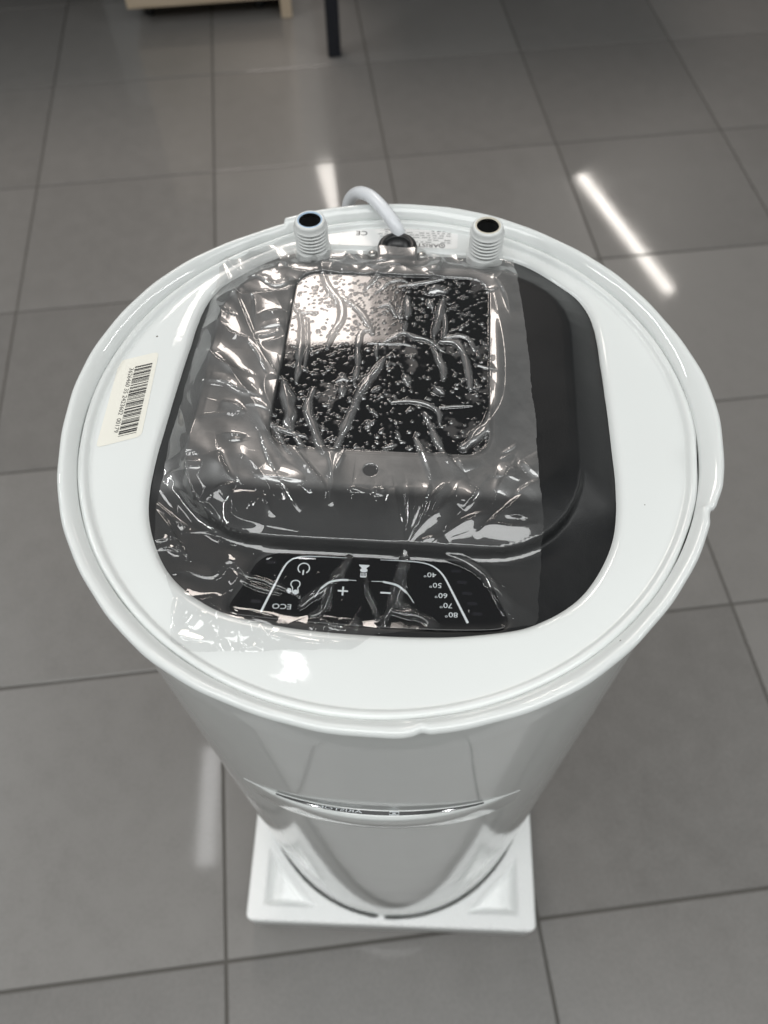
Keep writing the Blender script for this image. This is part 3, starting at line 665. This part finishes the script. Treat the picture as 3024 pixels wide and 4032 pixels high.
def onbadge(V, dz=.0006):
    out = []
    for u, w in V:                                          # u along the strip, w outwards (m)
        t = math.degrees(u/RB); k = 1-(t/33.0)**2; zt = .6670-.050*(t/33.0)**2; a = R_(-88.5+t); r = RB+.0004+w; out.append((r*math.cos(a), r*math.sin(a), zt+dz-.0006*w/.004))
    return out
lg = Flat(); lg.add(*text2d('ARISTON', .0020, 3.4), rot=math.pi, at=(-.0230, .0012)); lg.add(*ribbon([(.0125, .0004), (.0125, .0020), (.0070, .0020), (.0070, .0004), (.0125, .0004)], .0004, sub=1)); lg.rect(.0088, .0107, .0009, .0015)
me = mesh('lettering', onbadge(lg.v), lg.f); link('lettering', me, M['print'], bd, False)
for s in (-1, 1):
    V, F = ribbon([(s*.0660, .0005), (s*.0560, .0008), (s*.0450, .0012), (s*.032, .0018)], .0010, .7, .2); link('chrome_edge', mesh('chrome_edge', onbadge(V, .0008), F), M['chrome'], bd, False)

# ------------------------------------------------------------------ protective film
FILM = np.array(FILM_PTS)*.001
WR = []
for ln_ in WRINKLES.strip().split('\n'):
    a = ln_.split('|'); WR.append((float(a[0])*.001, np.array([[float(c) for c in q.split(',')] for q in a[1:]])*.001))
def vnoise(x, y, scale, seed):
    g = np.random.default_rng(seed).random((96, 96)); fx = x/scale+40; fy = y/scale+40; i = np.floor(fx).astype(int); j = np.floor(fy).astype(int); u = fx-i; v = fy-j
    u = u*u*(3-2*u); v = v*v*(3-2*v); i %= 95; j %= 95
    return (g[i, j]*(1-u)+g[i+1, j]*u)*(1-v)+(g[i, j+1]*(1-u)+g[i+1, j+1]*u)*v
def film():
    st_ = .0003; xs = np.arange(-.1165, .0835, st_); ys = np.arange(-.1390, .1390, st_)
    X, Y = np.meshgrid(xs, ys, indexing='ij'); D = drape_grid(); Zb = bil(D, X, Y)
    out = spline_open(FILM); jag = .0006*(vnoise(X, Y, .004, 1)-.5)+.0018*(vnoise(X, Y, .02, 2)-.5)
    cs = slice(None, None, 5); Xc, Yc = X[cs, cs], Y[cs, cs]
    def field(poly):
        d = sdf(poly, Xc, Yc); fx = np.arange(X.shape[0])/5; fy = np.arange(X.shape[1])/5
        i = np.minimum(fx.astype(int), d.shape[0]-2); j = np.minimum(fy.astype(int), d.shape[1]-2); u = (fx-i)[:, None]; v = (fy-j)[None]
        i = i[:, None]; j = j[None]
        return d[i, j]*(1-u)*(1-v)+d[i+1, j]*u*(1-v)+d[i, j+1]*(1-u)*v+d[i+1, j+1]*u*v
    dO = field(out)+jag; dW = field(WIN); dC = field(CP)
    # where the film clings to glass
    dotc = sst(.0040, .0032, np.hypot(X+.0050, Y+.0388))
    cling = np.maximum(np.maximum(sst(.0005, -.0006, dW+.0008), dotc), sst(.0045, -.0030, dC+.0010))
    patch = vnoise(X, Y, .011, 5)*.62+vnoise(X, Y, .0032, 6)*.26+vnoise(X, Y, .0012, 16)*.12
    edge = sst(.024, .002, np.minimum(np.abs(dW), 1))*sst(.030, .052, X)
    pt = .6*sst(.66, .76, patch+.14*edge)*(dW < 0)
    stick = cling.copy(); cling = cling*(1-.85*pt)
    zt = np.zeros_like(X)
    lo = np.zeros_like(X)
    for k, (w, p) in enumerate(WR):
        w *= 1.45; x0, y0 = p.min(0)-2.2*w; x1, y1 = p.max(0)+2.2*w
        i0, i1 = np.searchsorted(xs, (x0, x1)); j0, j1 = np.searchsorted(ys, (y0, y1))
        if i1-i0 < 2 or j1-j0 < 2: continue
        xx, yy = X[i0:i1, j0:j1], Y[i0:i1, j0:j1]; d2 = np.full(xx.shape, 1e9); s = np.zeros(xx.shape); sg = np.ones(xx.shape)
        wob = (vnoise(xx, yy, .006, 100+k)-.5)*w*.5
        q = [p[0]]
        for a in range(len(p)-1):
            pm, pa, pb, pn = p[max(a-1, 0)], p[a], p[a+1], p[min(a+2, len(p)-1)]
            for t in (.25, .5, .75, 1.): q.append(.5*((2*pa)+(pb-pm)*t+(2*pm-5*pa+4*pb-pn)*t*t+(3*pa-pm-3*pb+pn)*t**3))
        q = np.array(q); acc = 0; tot = np.linalg.norm(np.diff(q, axis=0), axis=1).sum()
        for a, b in zip(q[:-1], q[1:]):
            e = b-a; ll = e@e
            if ll < 1e-12: continue
            t = np.clip(((xx-a[0])*e[0]+(yy-a[1])*e[1])/ll, 0, 1); dd = (xx-a[0]-t*e[0])**2+(yy-a[1]-t*e[1])**2
            m_ = dd < d2; sg = np.where(m_, np.sign(e[0]*(yy-a[1])-e[1]*(xx-a[0])), sg); d2 = np.where(m_, dd, d2); s = np.where(m_, (acc+t*math.sqrt(ll))/tot, s); acc += math.sqrt(ll)
        d = np.abs(np.sqrt(d2)+wob*.6); tap = np.sin(np.pi*np.clip(s*.97+.015, 0, 1))**.6; hw = w*.5*(.45+.55*tap)
        tubep = np.clip(1-(d/hw)**2, 0, 1)**1.15*(.55+.45*tap)          # lifted channel on the glass
        side = 1 if k % 2 else -1; wd_ = np.where(sg == side, 1.15, .34)*w
        fold = tap*np.exp(-(np.sqrt(d2)/wd_)**1.35)                     # one-sided fold where the film hangs loose
        st1 = stick[i0:i1, j0:j1]; prof = tubep*st1+fold*(1-st1)
        ht = w*(.8+.4*random.random())*(.40*st1+.36*(1-st1)); cur = zt[i0:i1, j0:j1]
        zt[i0:i1, j0:j1] = np.maximum(cur, ht*prof)+.25*np.minimum(cur, ht*prof); prof = tubep*st1
        lo[i0:i1, j0:j1] = np.maximum(lo[i0:i1, j0:j1], 1.35*sst(0, .5, prof))  # highlights of the lifted channels strengthened by extra haze
    # loose areas: broad soft waves and sharp little creases
    n1 = vnoise(X, Y, .017, 11); n2 = vnoise(X+.6*Y, Y*.55, .013, 12); n3 = vnoise(X-.4*Y, Y*.6, .0038, 13)
    ridged = (1-np.abs(2*n2-1))**1.5*.0020
    tl = sst(-.030, -.075, X)*sst(-.08, .00, Y)+.7*sst(.085, .110, Y)+.55*sst(-.095, -.118, Y)*sst(.03, -.03, X)
    loose_amp = (.10+np.clip(tl, 0, 1)*.95)
    zt *= 1-sst(.0070, .0045, np.hypot(X+.0050, Y+.0388))
    z = Zb+zt+(1-stick)*(.0003+.0009*n1*loose_amp+ridged*loose_amp*.9)
    z -= stick*.00025
    # air bubbles on the glass; their bright reflections are partly put into the haze
    bub = np.zeros_like(X); rid = lo.copy()
    def bubbles(poly_lo, poly_hi, n, rmin, rmax, dens):
        for _ in range(n):
            cx = rng.uniform(poly_lo[0], poly_hi[0]); cy = rng.uniform(poly_lo[1], poly_hi[1])
            if rng.random() > dens(cx, cy): continue
            r = rmin*(rmax/rmin)**(rng.random()**2.0); el = rng.uniform(.78, 1.0); an = rng.uniform(-.5, .5)
            i0, i1 = np.searchsorted(xs, (cx-1.5*r, cx+1.5*r)); j0, j1 = np.searchsorted(ys, (cy-1.5*r, cy+1.5*r))
            if i1-i0 < 2 or j1-j0 < 2: continue
            if rid[(i0+i1)//2, (j0+j1)//2] > .2: continue
            xx = X[i0:i1, j0:j1]-cx; yy = Y[i0:i1, j0:j1]-cy; u = xx*math.cos(an)+yy*math.sin(an); v = (-xx*math.sin(an)+yy*math.cos(an))/el
            wv = 1+.10*np.sin(2*np.arctan2(v, u)+cx*900)+.06*np.sin(3*np.arctan2(v, u)+cy*1700)
            pr = np.clip(1-(u*u+v*v)/(r*wv)**2, 0, 1)**1.3
            bub[i0:i1, j0:j1] = np.maximum(bub[i0:i1, j0:j1], pr*r*.46); lo[i0:i1, j0:j1] = np.maximum(lo[i0:i1, j0:j1], (1.05*sst(0, .55, pr)+.35*sst(0, .2, pr)*sst(.6, .3, pr))*(dW[i0:i1, j0:j1] < -.0008))
    bubbles((-.058, -.0265), (.054, .101), 2000, .00060, .0016, lambda x, y: .25+.75*float(vnoise(np.array(x), np.array(y), .016, 21)))
    bubbles((-.056, -.113), (.056, -.083), 90, .0003, .0012, lambda x, y: .5)
    z = z+np.where(dW < -.0008, bub, np.where(dC < -.0008, bub*.6, 0))
    haze_wt = np.maximum(1-cling, lo)*(.20+.80*sst(-.054, -.047, Y)+.40*sst(-.054, -.047, Y)*sst(.0, .003, dW)*sst(-.085, -.065, X))  # top tier's sheen and front slope's dimness are put into the haze
    keep = (dO < 0).ravel()
    V = np.stack([X, Y, z-P], -1).reshape(-1, 3)
    me, used = grid_mesh('protective_film', V, X.shape[0], X.shape[1], keep=keep)
    at = me.attributes.new('haze_wt', 'FLOAT', 'POINT'); at.data.foreach_set('value', haze_wt.ravel()[used].astype(np.float32))
    return me
def spline_open(p):
    out = []
    for i in range(len(p)):
        a, b = p[i], p[(i+1) % len(p)]
        for t in np.linspace(0, 1, 6, endpoint=False): out.append(a*(1-t)+b*t)
    return np.array(out)
fm = link('protective_film', film(), M['film']); fm.location = Vector((FR.x, FR.y, ZB))+up*(P-ZB); fm.rotation_mode = 'QUATERNION'; fm.rotation_quaternion = WH.rotation_quaternion.copy()
tag(fm, 'crumpled clear plastic film with air bubbles over the black cover', 'plastic film')

# ------------------------------------------------------------------ furniture at the back of the floor
PX = Matrix.Rotation(TY, 4, 'Z')
ca = empty('pedestal_cabinet', (-.656, 1.998, 0), TY)
tag(ca, 'pale wooden pedestal cabinet on black castors at the upper left', 'cabinet')
link('carcass', box('carcass', .40, .50, .50, .002, (.200, .272, .302)), M['wood'], ca, False)
for k in range(3): link('drawer_front', box('drawer_front', .40, .018, .164, .0015, (.200, .010, .134+k*.168)), M['wood'], ca, False)
for x in (.045, .345):
    for y in (.075, .46):
        c = link('castor', box('castor', .034, .050, .030, .006, (x, y, .044)), M['castor'], ca, False)
        w = lathe('wheel', [(.004, -.012), (.019, -.012), (.021, -.008), (.021, .008), (.019, .012), (.004, .012)], 24); w.transform(Matrix.Translation((x, y, .0212)) @ Matrix.Rotation(R_(90), 4, 'Y')); link('wheel', w, M['castor'], c)
dk = empty('desk', (-.110, 1.862, 0), TY)
tag(dk, 'dark desk with a square navy leg and a pale wooden end panel', 'desk')
for x, y in ((0, 0), (2.6, 1.0), (.56, 1.80), (0, 1.80)): link('leg', box('leg', .034, .034, .70, .004, (x, y, .35)), M['navy'], dk, False)
link('end_panel', box('end_panel', .030, .46, .48, .002, (-.112, .425, .24)), M['wood'], dk, False)
link('desktop', box('desktop', .63, 1.86, .026, .003, (.315, .89, .714)), M['navy'], dk, False)
link('unseen_shade_top', box('unseen_shade_top', 1.50, 1.04, .026, .003, (-1.02, .50, .714)), M['navy'], dk, False)  # unseen top, added over the cabinet to shade the floor
link('return_top', box('return_top', 2.06, .76, .026, .003, (1.671, .78, .714)), M['navy'], dk, False)
link('unseen_modesty_panel', box('unseen_modesty_panel', 2.60, .018, .62, .002, (1.33, .30, .312)), M['navy'], dk, False)  # unseen, placed and sized to keep lamp light off the floor
link('unseen_shade_panel', box('unseen_shade_panel', 1.10, .018, .62, .002, (-1.20, .50, .312)), M['navy'], dk, False)  # unseen panel added to darken the floor at back left
